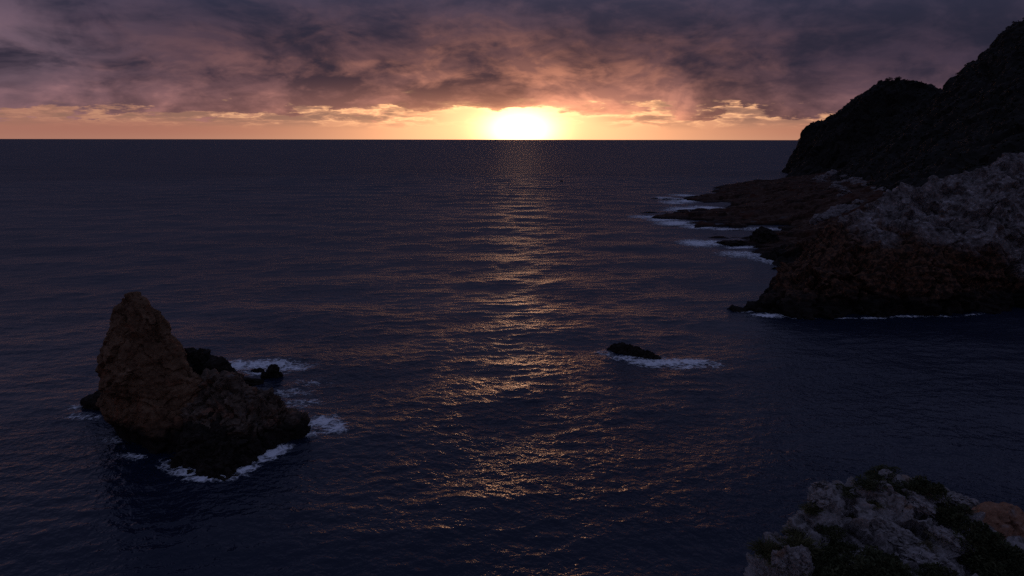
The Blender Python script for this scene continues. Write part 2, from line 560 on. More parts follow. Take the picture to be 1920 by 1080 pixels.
# ------------------------------------------------------------------ the sea
rng = np.random.default_rng(7)
NW = 150
Ls = np.exp(rng.uniform(math.log(1.5), math.log(40.0), NW))
main = math.radians(278)                       # the waves run in from the open sea
th = main + rng.normal(0, 1, NW) * np.where(rng.uniform(0, 1, NW) < 0.35, 1.25, 0.5)
kw = 2 * math.pi / Ls
slope = np.sqrt(2 * 0.0110 / NW) * rng.uniform(0.5, 1.4, NW) * np.interp(np.log(Ls), np.log([1.5, 3, 5, 8, 14, 40]), [1.4, 1.25, 0.7, 0.5, 0.6, 0.6])
aw = slope / kw
pw = rng.uniform(0, 2 * math.pi, NW)
kx, ky = kw * np.cos(th), kw * np.sin(th)

def waves(x, y, cell):
    ox = np.zeros_like(x); oy = np.zeros_like(x); oz = np.zeros_like(x)
    for i in range(NW):
        g_ = smooth(Ls[i] / cell, 2.2, 4.5)
        if g_.max() <= 0: continue
        t = kx[i] * x + ky[i] * y + pw[i]
        oz += g_ * aw[i] * np.cos(t)
        s_ = g_ * aw[i] * np.sin(t) * 0.8
        ox -= s_ * kx[i] / kw[i]; oy -= s_ * ky[i] / kw[i]
    return x + ox, y + oy, oz

NC = 760
ang = np.linspace(-math.radians(57), math.radians(57), NC)
r1 = np.exp(np.arange(math.log(24), math.log(720), 0.004))
r2 = np.exp(math.log(r1[-1]) + np.cumsum(np.minimum(0.004 * 1.06 ** np.arange(400), 0.08)))
r2 = r2[:np.searchsorted(r2, 70000) + 1]
rad = np.concatenate([r1, r2])
R_, A_ = np.meshgrid(rad, ang, indexing='ij')
cell = np.maximum(np.gradient(rad)[:, None] * np.ones(NC)[None, :], R_ * (ang[1] - ang[0]))
sx, sy, sz = waves((R_ * np.sin(A_)).ravel(), (R_ * np.cos(A_)).ravel(), cell.ravel())
sea_v = np.column_stack([sx, sy, sz])
sea_f = grid_faces(len(rad), NC)[:, ::-1]
# the rest of the sheet, outside the view
ang2 = np.linspace(math.radians(57), math.radians(303), 40)
rad2 = np.array([0.5, 24, 200, 2000, 20000, 70000.])
Rb, Ab = np.meshgrid(rad2, ang2, indexing='ij')
v2 = np.column_stack([(Rb * np.sin(Ab)).ravel(), (Rb * np.cos(Ab)).ravel(), np.zeros(Rb.size)])
f2 = grid_faces(len(rad2), 40)[:, ::-1] + len(sea_v)
Rc, Ac = np.meshgrid(np.array([0.5, 24.]), np.linspace(-math.radians(57), math.radians(57), 20), indexing='ij')
v3 = np.column_stack([(Rc * np.sin(Ac)).ravel(), (Rc * np.cos(Ac)).ravel(), np.zeros(Rc.size)])
f3 = grid_faces(2, 20)[:, ::-1] + len(sea_v) + len(v2)
me = mesh_np('sea', np.concatenate([sea_v, v2, v3]), np.concatenate([sea_f, f2, f3]), True)
me.materials.append(m_sea)
got = np.zeros(cell.size)
for i in range(NW):
    got += slope[i] ** 2 * smooth(Ls[i] / cell.ravel(), 2.2, 4.5) ** 2
got = 1 - got / (slope ** 2).sum()
at_ = me.attributes.new('chop', 'FLOAT', 'POINT')
at_.data.foreach_set('value', np.concatenate([np.clip(got, 0, 1), np.ones(len(v2) + len(v3))]).astype(np.float32))
sea = tag(link(bpy.data.objects.new('sea', me)), 'dark rippled sea under the sunset, reaching to the horizon', kind='structure')

def foam_patch(label, blobs, lift=0.05):
    """Froth lying on the waves: blobs (x, y, rx, ry, turn in degrees, strength); the surface is lifted from the sea's own faces."""
    f = np.zeros(len(sea_v))
    for (x, y, rx, ry, tw, s) in blobs:
        t = math.radians(tw)
        dx_, dy_ = sea_v[:, 0] - x, sea_v[:, 1] - y
        a = (dx_ * math.cos(t) + dy_ * math.sin(t)) / rx
        b_ = (-dx_ * math.sin(t) + dy_ * math.cos(t)) / ry
        f = np.maximum(f, s * np.exp(-(a * a + b_ * b_) * 1.1))
    keep = (f[sea_f] > 0.06).any(1)
    fs = sea_f[keep]
    ids, inv_ = np.unique(fs, return_inverse=True)
    vv = sea_v[ids] + np.array([0, 0, lift])
    me_ = mesh_np('foam', vv, inv_.reshape(fs.shape), True)
    at_ = me_.attributes.new('foam', 'FLOAT', 'POINT')
    at_.data.foreach_set('value', f[ids].astype(np.float32))
    me_.materials.append(m_foam)
    o = link(bpy.data.objects.new('foam', me_))
    return tag(o, label, kind='stuff')

# ------------------------------------------------------------------ headland hill
ridge = [(355.3, 880, 2.2), (352.9, 870, 14.5), (351.7, 860, 34.2), (352.9, 850, 48.2), (357.4, 840, 58.1), (368.2, 810, 68.2), (377, 780, 78), (375.6, 740, 90.6), (380.7, 720, 97.5), (389, 700, 91.9), (399.1, 680, 84.5), (397, 640, 83.7), (377.9, 600, 88.8), (374.6, 590, 98.1), (377.5, 570, 105.5), (374.5, 555, 112.8), (370.9, 540, 120.3), (368, 520, 122), (385, 490, 136)]
foot = [(338, 850, -1), (330, 810, -1), (319.5, 767.1, 2), (311.6, 673, 6), (289.2, 576.4, 10), (235.4, 440.8, 12), (185, 318, 14), (178, 270, 16), (195, 250, 22), (225, 235, 28)]
shore = [(330, 880, -12), (345, 905, -14), (320, 830, -12), (300, 770, -6), (280, 690, -4), (240, 590, -3), (190, 460, -2), (140, 330, -1), (130, 270, 0)]
back = [(420, 900, -14), (460, 840, 5), (470, 760, 40), (480, 700, 55), (490, 640, 60), (500, 560, 80), (520, 480, 110), (480, 400, 135)]
inner = [(350, 690, 45), (345, 640, 42), (335, 760, 48), (330, 570, 52), (300, 470, 62), (310, 400, 85), (260, 360, 48), (250, 300, 45), (300, 270, 70), (380, 330, 115)]
hf = rbf(ridge + foot + shore + back + inner, 6.0)
def hill_noise(Q, z):
    p3 = np.column_stack([Q, Q[:, 0] * 0])
    amp = smooth(z, 0, 25)
    return z + amp * (6.0 * fbm(p3 / 70, 3, 41) * 0.6 + 2.0 * ridged(p3 / 30, 3, 42))
me = remesh(height_solid(hf, 90, 520, 225, 915, 4.0, -16, hill_noise), 2.6)
crag(me, (28, 3.2), (11, 1.8), (14, 1.6), 0.9, None, (4, 0.7), 61)
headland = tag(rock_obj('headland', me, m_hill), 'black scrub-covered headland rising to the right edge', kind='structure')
head_v, head_n = get_vn(me)

# ------------------------------------------------------------------ wave-cut rock platform below the headland
coast = [(121.7, 474.5, 0.1), (119, 449.7, 0), (134, 427, 0), (126, 391.5, 0), (101.6, 382.8, 0.1), (83.9, 363.7, 0.1), (83.5, 350, 0), (90.1, 330, 0), (97, 316, 0), (131, 316, 0), (128, 306, 0), (104, 292, 0.2), (82.7, 267.7, 0.1), (88, 254.5, 0), (104, 248.5, 0), (100, 236, 0), (90, 222, 0)]
offs = [(100, 480, -3), (70, 430, -3), (60, 370, -3), (60, 330, -3), (70, 300, -3), (108, 312, -1.0), (60, 265, -3), (75, 245, -2.5), (70, 220, -3), (140, 520, -3), (185, 620, -3), (105, 420, -2), (122, 410, -0.9), (114, 440, -1.2), (300, 740, -2), (230, 680, -4)]
high = [(308, 714, 4), (229, 618, 4), (193, 590, 3.4), (160, 510, 2.4), (136, 398, 2.6), (124, 345, 2.2), (98, 352, 1.3), (105, 365, 1.6), (142, 302, 5), (112, 282, 1.4), (97, 272, 1.4), (120, 262, 4), (118, 228, 9), (166, 314, 12), (185, 400, 9), (220, 480, 9), (255, 560, 9), (150, 455, 3), (150, 245, 15), (135, 285, 7)]
pf = rbf(coast + offs + high, 3.0)
def plat_noise(Q, z):
    p3 = np.column_stack([Q, Q[:, 0] * 0])
    q3 = p3 * np.array([0.35, 1.0, 1.0])
    z = z + 1.9 * fbm(q3 / 18, 4, 81, 0.6) + 0.9 * ridged(q3 / 7, 3, 82)
    bb, ee, fc = blocks(np.column_stack([Q[:, 0] / 15 + 0.25 * perlin(p3 / 9, 86), Q[:, 1] / 7 + 0.25 * perlin(p3 / 9, 87), Q[:, 0] * 0 + 0.5]), 83)
    near = 1 - 0.4 * smooth(Q[:, 1], 330, 600)
    z = z + near * (1.9 * bb + 1.6 * fc - 1.0 * (1 - smooth(ee, 0, 0.14)))
    z = z + smooth(z, 4, 9) * (1.6 * ridged(p3 / 9, 3, 85) + 0.8)
    st = 0.75
    k = np.floor(z / st); fr = z / st - k
    zt = (k + smooth(fr, 0.55, 0.95)) * st
    return np.where(z > -1, 0.3 * z + 0.7 * zt, z)
nx_, ny_ = 230, 430
X, Y = np.meshgrid(np.linspace(58, 330, nx_), 212 + (740 - 212) * np.linspace(0, 1, ny_) ** 1.5)
Q = np.stack([X.ravel(), Y.ravel()], 1)
zz = plat_noise(Q, pf(Q))
me = mesh_np('rock_platform', np.column_stack([Q, zz]), grid_faces(ny_, nx_))
plat = tag(rock_obj('rock_platform', me, m_plat), 'low reddish brown rock platform reaching into the surf', kind='structure')

# ------------------------------------------------------------------ near promontory
pr = [(55.3, 159, 0.5), (60.9, 158, 2.3), (65.5, 158.5, 4.9), (68.5, 165, 8.1), (72, 168, 9.3), (76.2, 172, 11.6), (82.9, 176, 16.9), (90.1, 180, 19.5), (96.5, 182, 22.1), (105.7, 184, 25.9), (112.4, 186, 27.5), (122, 188, 29.5), (130.3, 190, 31.8), (141.4, 192, 35.8), (152, 192, 40)]
pb = [(54.5, 157.5, -0.5), (59, 155.5, -0.5), (64.5, 152.6, -0.5), (72, 152.5, -0.5), (79.2, 153.5, -0.5), (89, 153.6, -0.5), (98.3, 154.3, -0.5), (106, 155.5, -0.5), (114, 157, -0.5), (125.2, 160, -0.5), (150, 158, -0.5)]
po = [(x, y - 5, -7) for x, y, z in pb] + [(50, 160, -5), (56, 164, -4), (61, 169, -5), (64.5, 177, -5), (70, 184, -4), (77, 194, -4), (85, 208, -3)]
pm = [(68, 155.5, 5.5), (76, 157, 8), (86, 159, 11), (97, 160, 12.5), (107, 162, 13.5), (118, 165, 15), (130, 169, 18), (145, 170, 20), (92, 170, 16), (104, 173, 19.5), (120, 177, 23), (80, 165, 12.5), (140, 180, 27)]
pk = [(78, 186, 5), (92, 197, 8), (108, 206, 12), (125, 212, 17), (145, 216, 24), (100, 225, 5), (150, 240, 15)]
prf = rbf(pr + pb + po + pm + pk, 2.0)
me = remesh(height_solid(prf, 46, 156, 142, 236, 0.8, -7.5), 0.42)
crag(me, (10, 2.0), (4.5, 0.9), (6.0, 1.5), 0.55, (1.7, 0.4, (0.12, 0.1)), (1.1, 0.32), 91, (1, 1, 0.7))
prom = tag(rock_obj('promontory', me, m_prom), 'craggy promontory with pale grey crest and brown cliff foot', kind='structure')

# ------------------------------------------------------------------ sea stack on the left
st = empty('sea_stack', (-48, 87, 0))
tag(st, 'tall brown sea stack with pointed top and broken shoulder, on the left', 'sea stack')
pin = loft([(-3, -47.6, 89.4, 10.6, 6.2, -0.6), (0, -48, 89.4, 9.4, 5.4, -0.6), (2.5, -49.0, 89.2, 8.0, 5.5, -0.5), (5, -50.0, 89, 6.7, 5.5, -0.35), (8, -50.5, 89, 5.5, 5.1, 0), (11, -50.5, 89, 4.9, 4.6, 0), (14, -50.7, 89.2, 4.2, 4.0, 0), (16.2, -50.8, 89.3, 3.3, 3.1, 0), (17.6, -51.0, 89.3, 2.6, 2.3, 0), (18.5, -50.4, 89.3, 1.4, 1.3, 0), (19.2, -49.7, 89.3, 0.4, 0.4, 0)], 32, 3, 0.07)
flank = loft([(-3, -45, 88.5, 7.0, 5.5, -0.2), (3, -45.3, 88.8, 5.4, 4.6, -0.2), (6.5, -46.2, 89, 4.0, 3.8, 0), (9.5, -47.3, 89.1, 2.6, 2.6, 0), (12, -48.2, 89.1, 1.2, 1.4, 0)], 26, 9, 0.12)
me = crag(remesh(join_meshes([pin, flank]), 0.19), (4.5, 0.65), (1.8, 0.16), (3.8, 0.50), 0.16, (1.6, 0.16, (0.12, -0.1)), (0.6, 0.10), 11)
rock_obj('pinnacle', me, m_stack, st)
sh = loft([(-3, -37.8, 87.3, 10.2, 8.0, -0.12), (0, -38.2, 87.4, 8.9, 6.9, -0.12), (2.5, -38.8, 88.0, 7.6, 5.7, -0.12), (4.6, -39.4, 88.8, 6.2, 4.2, -0.1), (6.4, -40.0, 89.6, 4.6, 2.7, -0.1), (7.7, -41.0, 90.1, 2.2, 1.3, 0)], 30, 8, 0.18)
me = crag(remesh(sh, 0.19), (4.0, 0.85), (1.9, 0.35), (2.8, 0.75), 0.35, (1.3, 0.26, (0.25, -0.05)), (0.6, 0.16), 23)
rock_obj('shoulder', me, m_shoulder, st)
bt = loft([(-3, -38.0, 80.7, 7.4, 4.4, -0.55), (0, -38.4, 81.0, 6.5, 3.6, -0.55), (1.8, -39.2, 82.0, 5.0, 2.7, -0.5), (3.4, -40.4, 83.4, 2.8, 1.6, -0.4)], 24, 5, 0.2)
me = crag(remesh(bt, 0.2), (3.0, 0.7), (1.4, 0.45), (1.8, 0.5), 0.35, None, (0.5, 0.14), 33)
rock_obj('buttress', me, m_black, st)
bk = loft([(-3, -46, 98, 6.0, 4.2, 0.1), (2, -46.2, 97.8, 5.0, 3.4, 0.1), (5.5, -46.4, 97.6, 3.8, 2.6, 0.1), (8, -46.8, 97.3, 2.3, 1.7, 0), (9.3, -47.2, 97.2, 0.9, 0.8, 0)], 24, 15, 0.14)
bk2 = loft([(-3, -42.5, 96, 4.2, 3.8, 0), (2, -42.6, 95.8, 3.5, 3.0, 0), (5, -42.9, 95.6, 2.8, 2.3, 0), (7.4, -43.2, 95.4, 1.5, 1.3, 0), (8.0, -43.3, 95.3, 0.5, 0.5, 0)], 24, 25, 0.12)
me = crag(remesh(join_meshes([bk, bk2]), 0.2), (3.0, 0.6), (1.3, 0.35), (1.7, 0.4), 0.3, None, (0.5, 0.12), 43)
rock_obj('back_crag', me, m_black, st)

def boulder_mesh(seed, vox=0.14, squash=0.7, size=1.0):
    rr = random.Random(seed)
    z = [(-0.9, 0.75), (-0.45, 1.0), (0.0, 1.0), (0.35, 0.86), (0.65, 0.55), (0.8, 0.2)]
    rings = [(a * squash * size, rr.uniform(-.08, .08) * size, rr.uniform(-.08, .08) * size, b_ * size, b_ * size * rr.uniform(0.7, 0.9), 0) for a, b_ in z]
    return crag(remesh(loft(rings, 18, seed, 0.16), vox * size), (1.1 * size, 0.22 * size), (0.5 * size, 0.12 * size), (0.7 * size, 0.2 * size), 0.12 * size, None, (0.2 * size, 0.03 * size), seed)

def sea_rock(label, loc, sc, seed, group=None, mt=None, turn=0.0, name='sea_rock', cat='rock', vox=0.1):
    me_ = boulder_mesh(seed, vox)
    me_.name = name
    me_.materials.append(mt or m_black)
    o = link(bpy.data.objects.new(name, me_))
    o.location = loc; o.scale = sc; o.rotation_euler = (0, 0, turn)
    return tag(o, label, cat, group)

sea_rock('round black boulder in the foam behind the sea stack', (-41.4, 111.5, 0.6), (1.55, 1.4, 1.9), 201)
sea_rock('low dark rock awash beside the round boulder behind the stack', (-44.6, 114.2, 0.1), (1.0, 0.8, 0.8), 202)
sea_rock('long black reef rock between the stack and the round boulder', (-46.4, 107.5, 0.2), (4.2, 1.8, 1.8), 203)
sea_rock('black rock at the left foot of the sea stack', (-61.2, 98.2, 0.4), (4.0, 2.6, 3.2), 204)
sea_rock('small black rock at the right foot of the sea stack', (-30.4, 89.4, 0.3), (1.7, 1.3, 1.8), 205)
reef = loft([(-2, 23.6, 125.4, 6.0, 2.6, -0.6), (0, 23.5, 125.4, 5.2, 1.9, -0.6), (0.5, 23.0, 125.8, 4.4, 1.3, -0.6), (0.9, 21.8, 126.6, 2.4, 0.8, -0.6), (1.2, 21.2, 127.0, 0.8, 0.4, -0.6)], 30, 61, 0.2)
reef = crag(remesh(reef, 0.12), (2.2, 0.3), (0.9, 0.2), (1.3, 0.3), 0.25, None, (0.4, 0.1), 62)
reef = rock_obj('sea_rock', reef, m_black)
tag(reef, 'lone dark reef rock awash in mid water, foam at its right', 'rock')
sea_rock('tiny dark rock breaking the surface far out below the sun', (48.0, 668, 0.2), (1.5, 1.0, 1.5), 207)
hump = loft([(-4, 99.5, 267, 6.0, 5.2, 0), (0, 99.4, 267, 5.6, 4.8, 0), (2.2, 99.3, 267, 5.0, 4.3, 0), (4.2, 99.2, 267, 3.9, 3.4, 0), (5.5, 99.0, 267, 2.5, 2.2, 0), (6.2, 98.8, 267, 1.0, 0.9, 0)], 24, 44, 0.10)
hump = crag(remesh(hump, 0.3), (3.5, 0.6), (1.6, 0.3), (2.2, 0.4), 0.25, None, (0.7, 0.12), 45)
hump = rock_obj('sea_rock', hump, m_black)
tag(hump, 'humped black rock on the low reef by the promontory', 'rock')
sea_rock('black outer reef rock left of the humped rock', (86.5, 265.5, 0.3), (5.0, 3.2, 1.6), 209)
for k_, (x, y, a, b_) in enumerate([(104, 238, 2.2, 1.0), (96, 232, 2.6, .9), (92.5, 240, 1.6, .8), (112, 243, 4.0, 1.5), (99, 245, 2.0, .9)]):
    sea_rock('flat black rock in the foam between reef and promontory', (x, y, 0.05), (a, b_, 0.8), 220 + k_, 'flat rocks in the foam')
for k_, (x, y, a, b_) in enumerate([(78, 380, 7.5, 1.6), (106, 470, 4.0, 1.6), (112, 462, 3.0, 1.4), (98, 474, 3.0, 1.0)]):
    sea_rock('sliver of rock awash off the tip of the platform', (x, y, 0.0), (a, b_, 0.9), 230 + k_, 'slivers of rock off the platform')

# ------------------------------------------------------------------ foreground outcrop
oc = [(9.7, 25, 22.2), (11.2, 28, 23.2), (12, 28.5, 23.3), (14.2, 30, 23.9), (15.6, 30.5, 23.8), (17.9, 31, 23.7), (19.5, 31, 23.6), (20.4, 30.5, 23.5), (21.6, 30, 23.1), (22.1, 28.5, 22.8), (23.2, 28, 22.6), (24.5, 27, 22.2), (26.5, 25.5, 21.8)]
oi = [(12.6, 27, 23.0), (15.4, 28, 23.6), (17.8, 28, 23.6), (19.7, 27, 23.2), (12.2, 24.5, 22.6), (16, 24.5, 23.0), (19.2, 24.5, 23.0), (20.7, 24.5, 22.7), (11, 21, 20.5), (16, 20, 21), (21, 20, 21), (26, 20, 20.5), (23, 24, 22.2)]
oo = [(8.6, 25.5, 18), (8.0, 27, 9), (9.6, 29.3, 17), (8.2, 30, 6), (11.5, 30.8, 16), (11, 33, 4), (14.5, 32.6, 15), (14.5, 35, 3), (18, 33.2, 15), (18.5, 36, 4), (21.5, 32.5, 15), (23, 35.5, 5), (24, 30, 16), (26, 33, 8), (27, 28, 16), (29.5, 30, 9), (8.5, 22, 12), (7, 24, 1), (6.5, 28, -2), (8, 33, -2), (12, 37, -2), (18, 39, -2), (24, 39, -2), (30, 35, -1), (8, 19, 4), (7, 15, -2), (12, 16, 12), (20, 15, 14), (28, 16, 14), (33, 22, 10), (34, 30, 0)]
of = rbf([(x + 1.1 if x < 13 else x, y, z) for x, y, z in oc + oi + oo], 0.7)
def oc_noise(Q, z):
    p3 = np.column_stack([Q, Q[:, 0] * 0])
    return z + 0.40 * fbm(p3 / 2.6, 3, 131) - 0.95 * smooth(z, 18, 22)
me = remesh(height_solid(of, 5.5, 35, 14, 41, 0.3, -3, oc_noise), 0.11)
crag(me, (3.2, 0.30), (1.1, 0.10), (1.7, 0.55), 0.20, (0.42, 0.14, (0.6, 0.3)), (0.2, 0.06), 141, (0.8, 1.1, 1.5))
outcrop = tag(rock_obj('rock_outcrop', me, m_lime), 'pale fractured limestone outcrop in the near right corner', kind='structure')
from mathutils.bvhtree import BVHTree
bv_v, _ = get_vn(me)
pf_ = np.empty(len(me.polygons) * 4, np.int32)
polys = [tuple(p.vertices) for p in me.polygons]
tree = BVHTree.FromPolygons(bv_v.tolist(), polys)
def ground(x, y):
    h = tree.ray_cast(Vector((x, y, 60)), Vector((0, 0, -1)))
    return h[0].z if h[0] is not None else 20.0

slabs = [(15.4, 30.8, 0.59, 0.41), (16.6, 30.8, 0.53, 0.29), (14.7, 29.3, 0.82, 0.53), (12.4, 28.6, 0.47, 0.59), (10.8, 26.8, 0.7, 0.7), (11.9, 25.6, 0.7, 1.05), (11.8, 24.0, 0.7, 0.7), (16.6, 28.3, 0.82, 0.7), (17.3, 27.5, 0.94, 0.59), (14.8, 26.6, 0.7, 0.59), (18.9, 28.6, 0.82, 0.47), (17.9, 26.0, 1.29, 0.82), (18.3, 24.9, 1.05, 0.82), (19.3, 26.8, 0.7, 0.47), (20.0, 30.6, 0.47, 0.3), (21.2, 29.4, 0.7, 0.35), (21.5, 28.1, 0.59, 0.35), (18.4, 23.8, 0.82, 0.59)]
rr = random.Random(5)
for k_, (x, y, a, h) in enumerate(slabs):
    me_ = boulder_mesh(300 + k_, 0.055, 0.8)
    me_.name = 'rock_slab'
    me_.materials.append(m_lime)
    o = link(bpy.data.objects.new('rock_slab', me_), outcrop)
    o.location = (x, y, ground(x, y) + h * 0.10)
    o.scale = (a * 1.05, a * 0.8, h * 0.85)
    o.rotation_euler = (rr.uniform(-.35, .1), rr.uniform(0.0, .45), rr.uniform(-.8, .8))

# ochre spur behind the outcrop
sp_c = [(25.6, 35.5, 17.0), (27.6, 37, 18.9), (29, 37.2, 19.0), (30.8, 37, 18.3), (33.5, 37, 17.6), (37, 36, 18), (28, 34, 17), (33, 33, 17), (38, 31, 18),
        (26.4, 38.6, 14), (29, 39.4, 14), (33, 39.4, 13), (38, 39, 13), (24.2, 36, 11), (25, 40, 4), (29, 42, 3), (34, 42, 3), (40, 42, 3), (23, 38, -2), (24, 43, -2), (30, 46, -2), (40, 46, -2), (24, 32, 10), (28, 29, 12), (40, 28, 14)]
me = remesh(height_solid(rbf([(x, y, z - 0.5 if z > 12 else z) for x, y, z in sp_c], 0.8), 22, 42, 28, 47, 0.4, -3), 0.16)
crag(me, (2.8, 0.32), (1.1, 0.22), (1.8, 0.22), 0.14, (0.5, 0.10, (0.15, 0.1)), (0.25, 0.06), 151)
tag(rock_obj('ochre_spur', me, m_orange), 'rounded ochre rock spur behind the pale outcrop', kind='structure')

# ------------------------------------------------------------------ shrubs and tussocks
def blade(vs_, fs, base, d, length, w, droop, rr):
    d = d.normalized()
    side = d.cross(Vector((rr.uniform(-1, 1), rr.uniform(-1, 1), rr.uniform(-1, 1))))
    if side.length < 1e-3: side = Vector((1, 0, 0))
    side.normalize()
    m_ = base + d * length * 0.55
    t_ = base + d * length + Vector((0, 0, -droop * length))
    i = len(vs_)
    vs_ += [base - side * w * .5, base + side * w * .5, m_ + side * w * .5, m_ - side * w * .5, t_]
    fs += [(i, i + 1, i + 2, i + 3), (i + 3, i + 2, i + 4)]

def tussock_mesh(seed, n=620):
    rr = random.Random(seed); vs_, fs = [], []
    for _ in range(n):
        a = rr.uniform(0, 6.283); e = math.acos(rr.uniform(0.0, 1.0)) * 0.97
        d = Vector((math.sin(e) * math.cos(a), math.sin(e) * math.sin(a), math.cos(e) * 0.85 + 0.05))
        b0 = Vector((rr.gauss(0, .22), rr.gauss(0, .22), rr.uniform(0, .12))) + d * rr.uniform(0, .45)
        blade(vs_, fs, b0, d + Vector((rr.gauss(0, .2), rr.gauss(0, .2), rr.gauss(0, .15))), rr.uniform(.3, .62), rr.uniform(.022, .05), rr.uniform(0, .35), rr)
    me_ = bpy.data.meshes.new('foliage'); me_.from_pydata(vs_, [], fs); return me_

def bush_mesh(seed, n=1500):
    rr = random.Random(seed); vs_, fs = [], []
    lumps = [(Vector((rr.uniform(-.55, .55), rr.uniform(-.55, .55), rr.uniform(.1, .5))), rr.uniform(.28, .5)) for _ in range(9)]
    for _ in range(n):
        c, r = rr.choice(lumps)
        d = Vector((rr.gauss(0, 1), rr.gauss(0, 1), rr.gauss(0.35, 0.9)))
        if d.length < 1e-3: continue
        d.normalize()
        b0 = c + d * r * rr.uniform(0.55, 1.0)
        if b0.z < -0.1: continue
        blade(vs_, fs, b0, d + Vector((rr.gauss(0, .5), rr.gauss(0, .5), rr.gauss(.2, .4))), rr.uniform(.08, .19), rr.uniform(.035, .075), rr.uniform(0, .3), rr)
    me_ = bpy.data.meshes.new('foliage'); me_.from_pydata(vs_, [], fs); return me_

def stem_mesh(seed, n=7, rad=0.03):
    rr = random.Random(seed); bm = bmesh.new()
    for _ in range(n):
        a = rr.uniform(0, 6.283); l = rr.uniform(.35, .7)
        p0 = Vector((rr.uniform(-.06, .06), rr.uniform(-.06, .06), -.15)); p1 = Vector((math.cos(a) * l * .7, math.sin(a) * l * .7, l * .7))
        ring = []
        for (p, r) in ((p0, rad), (p0.lerp(p1, .5) + Vector((0, 0, .06)), rad * .7), (p1, rad * .25)):
            ring.append([bm.verts.new(p + Vector((r * math.cos(t * 1.2566), r * math.sin(t * 1.2566), 0))) for t in range(5)])
        for i in range(2):
            for t in range(5):
                bm.faces.new((ring[i][t], ring[i][(t + 1) % 5], ring[i + 1][(t + 1) % 5], ring[i + 1][t]))
    me_ = bpy.data.meshes.new('stem'); bm.to_mesh(me_); bm.free(); return me_

fol = {0: [tussock_mesh(i) for i in (1, 2, 3)], 1: [bush_mesh(i) for i in (4, 5, 6, 7)], 2: [tussock_mesh(i, 380) for i in (8, 9)]}
for k_, ms in fol.items():
    for m_ in ms: m_.materials.append(m_leaf[k_])
stems = [stem_mesh(i) for i in (1, 2, 3)]
for m_ in stems: m_.materials.append(m_stem)

def shrub(name, label, cat, group, loc, size, kind, rr, flat=0.8):
    e = empty(name, loc)
    e.rotation_euler = (0, 0, rr.uniform(0, 6.28)); e.scale = (size, size, size * flat)
    f_ = link(bpy.data.objects.new('foliage', rr.choice(fol[kind])), e)
    s_ = link(bpy.data.objects.new('stem', rr.choice(stems)), e)
    return tag(e, label, cat, group)

plants = [(15.5, 31.3, 0.53, 0), (16.4, 31.1, 0.7, 0), (17.0, 29.7, 1.2, 1), (18.4, 29.4, 1.05, 1), (18.3, 30.5, 0.82, 1), (19.3, 28.9, 0.88, 1), (20.0, 28.0, 0.94, 1), (20.3, 26.9, 1.05, 1), (20.5, 25.9, 1.17, 1), (20.5, 24.8, 1.05, 1), (11.2, 26.9, 0.82, 0), (11.4, 25.9, 0.6, 0), (12.7, 26.9, 0.94, 0), (13.4, 26.7, 1.05, 0), (13.5, 25.9, 0.94, 1), (14.7, 27.2, 0.82, 1), (11.4, 24.2, 0.6, 0), (12.4, 24.4, 0.95, 0), (13.3, 24.1, 1.2, 1), (14.7, 24.8, 1.2, 1), (15.2, 24.1, 1.2, 1), (15.8, 23.6, 1.1, 1), (14.2, 23.2, 1.2, 1), (17.8, 27.6, 0.5, 2), (18.8, 26.9, 0.6, 2), (18.0, 26.5, 0.42, 2), (19.6, 23.9, 0.94, 1), (13.2, 23.1, 1.3, 1), (10.3, 23.9, 0.55, 2), (14.3, 27.8, 0.7, 1), (18.6, 24.1, 0.5, 2), (15.8, 28.7, 0.5, 0), (13.7, 29.4, 0.4, 2), (21.0, 26.2, 1.1, 1), (16.4, 22.9, 1.05, 1), (21.6, 25.2, 1.0, 1), (19.6, 28.2, 0.7, 1), (17.6, 30.2, 0.8, 1), (14.0, 25.2, 0.9, 1), (21.0, 27.6, 0.8, 1), (13.0, 27.9, 0.7, 0), (12.2, 27.6, 0.6, 0), (14.2, 26.9, 0.9, 1), (13.8, 28.6, 0.55, 0), (16.0, 29.6, 0.8, 1), (16.9, 28.9, 0.5, 0), (19.9, 29.6, 0.6, 0), (12.9, 25.3, 0.8, 1), (15.5, 25.4, 0.9, 1), (20.9, 28.8, 0.6, 2), (17.0, 24.2, 0.7, 1)]
WHERE = lambda x, y: ('on the crest of' if y > 29.2 else 'on the right flank of' if x > 19.2 else 'at the left edge of' if x < 12 else 'low on' if y < 25 else 'in the middle of') + ' the pale outcrop'
ORD = ['leftmost', 'second from left', 'third from left', 'fourth from left', 'fifth from left', 'sixth from left', 'seventh from left', 'eighth from left', 'ninth from left', 'tenth from left', 'rightmost']
rr = random.Random(17)
seen = {}
for (x, y, s_, k_) in plants:
    seen.setdefault((k_, WHERE(x, y)), []).append(x / y)
for (x, y, s_, k_) in plants:
    nm, w_, ct = (('tussock', 'olive grass tussock', 'grass'), ('shrub', 'dark green low shrub', 'shrub'), ('grass_tuft', 'dry straw-coloured grass tuft', 'grass'))[k_]
    lab = w_ + ' ' + WHERE(x, y)
    row = sorted(seen[(k_, WHERE(x, y))]); n_ = row.index(x / y)
    grp = lab.replace(' low ', ' ')
    if len(row) > 1: lab = ('rightmost' if n_ == len(row) - 1 else ORD[n_]) + ' ' + lab
    shrub(nm, lab, ct, grp, (x, y, ground(x, y) - 0.10 * s_), s_ * (0.85 if y > 29.2 else 1.1), k_, rr, 0.45 if y > 29.2 else 0.8)

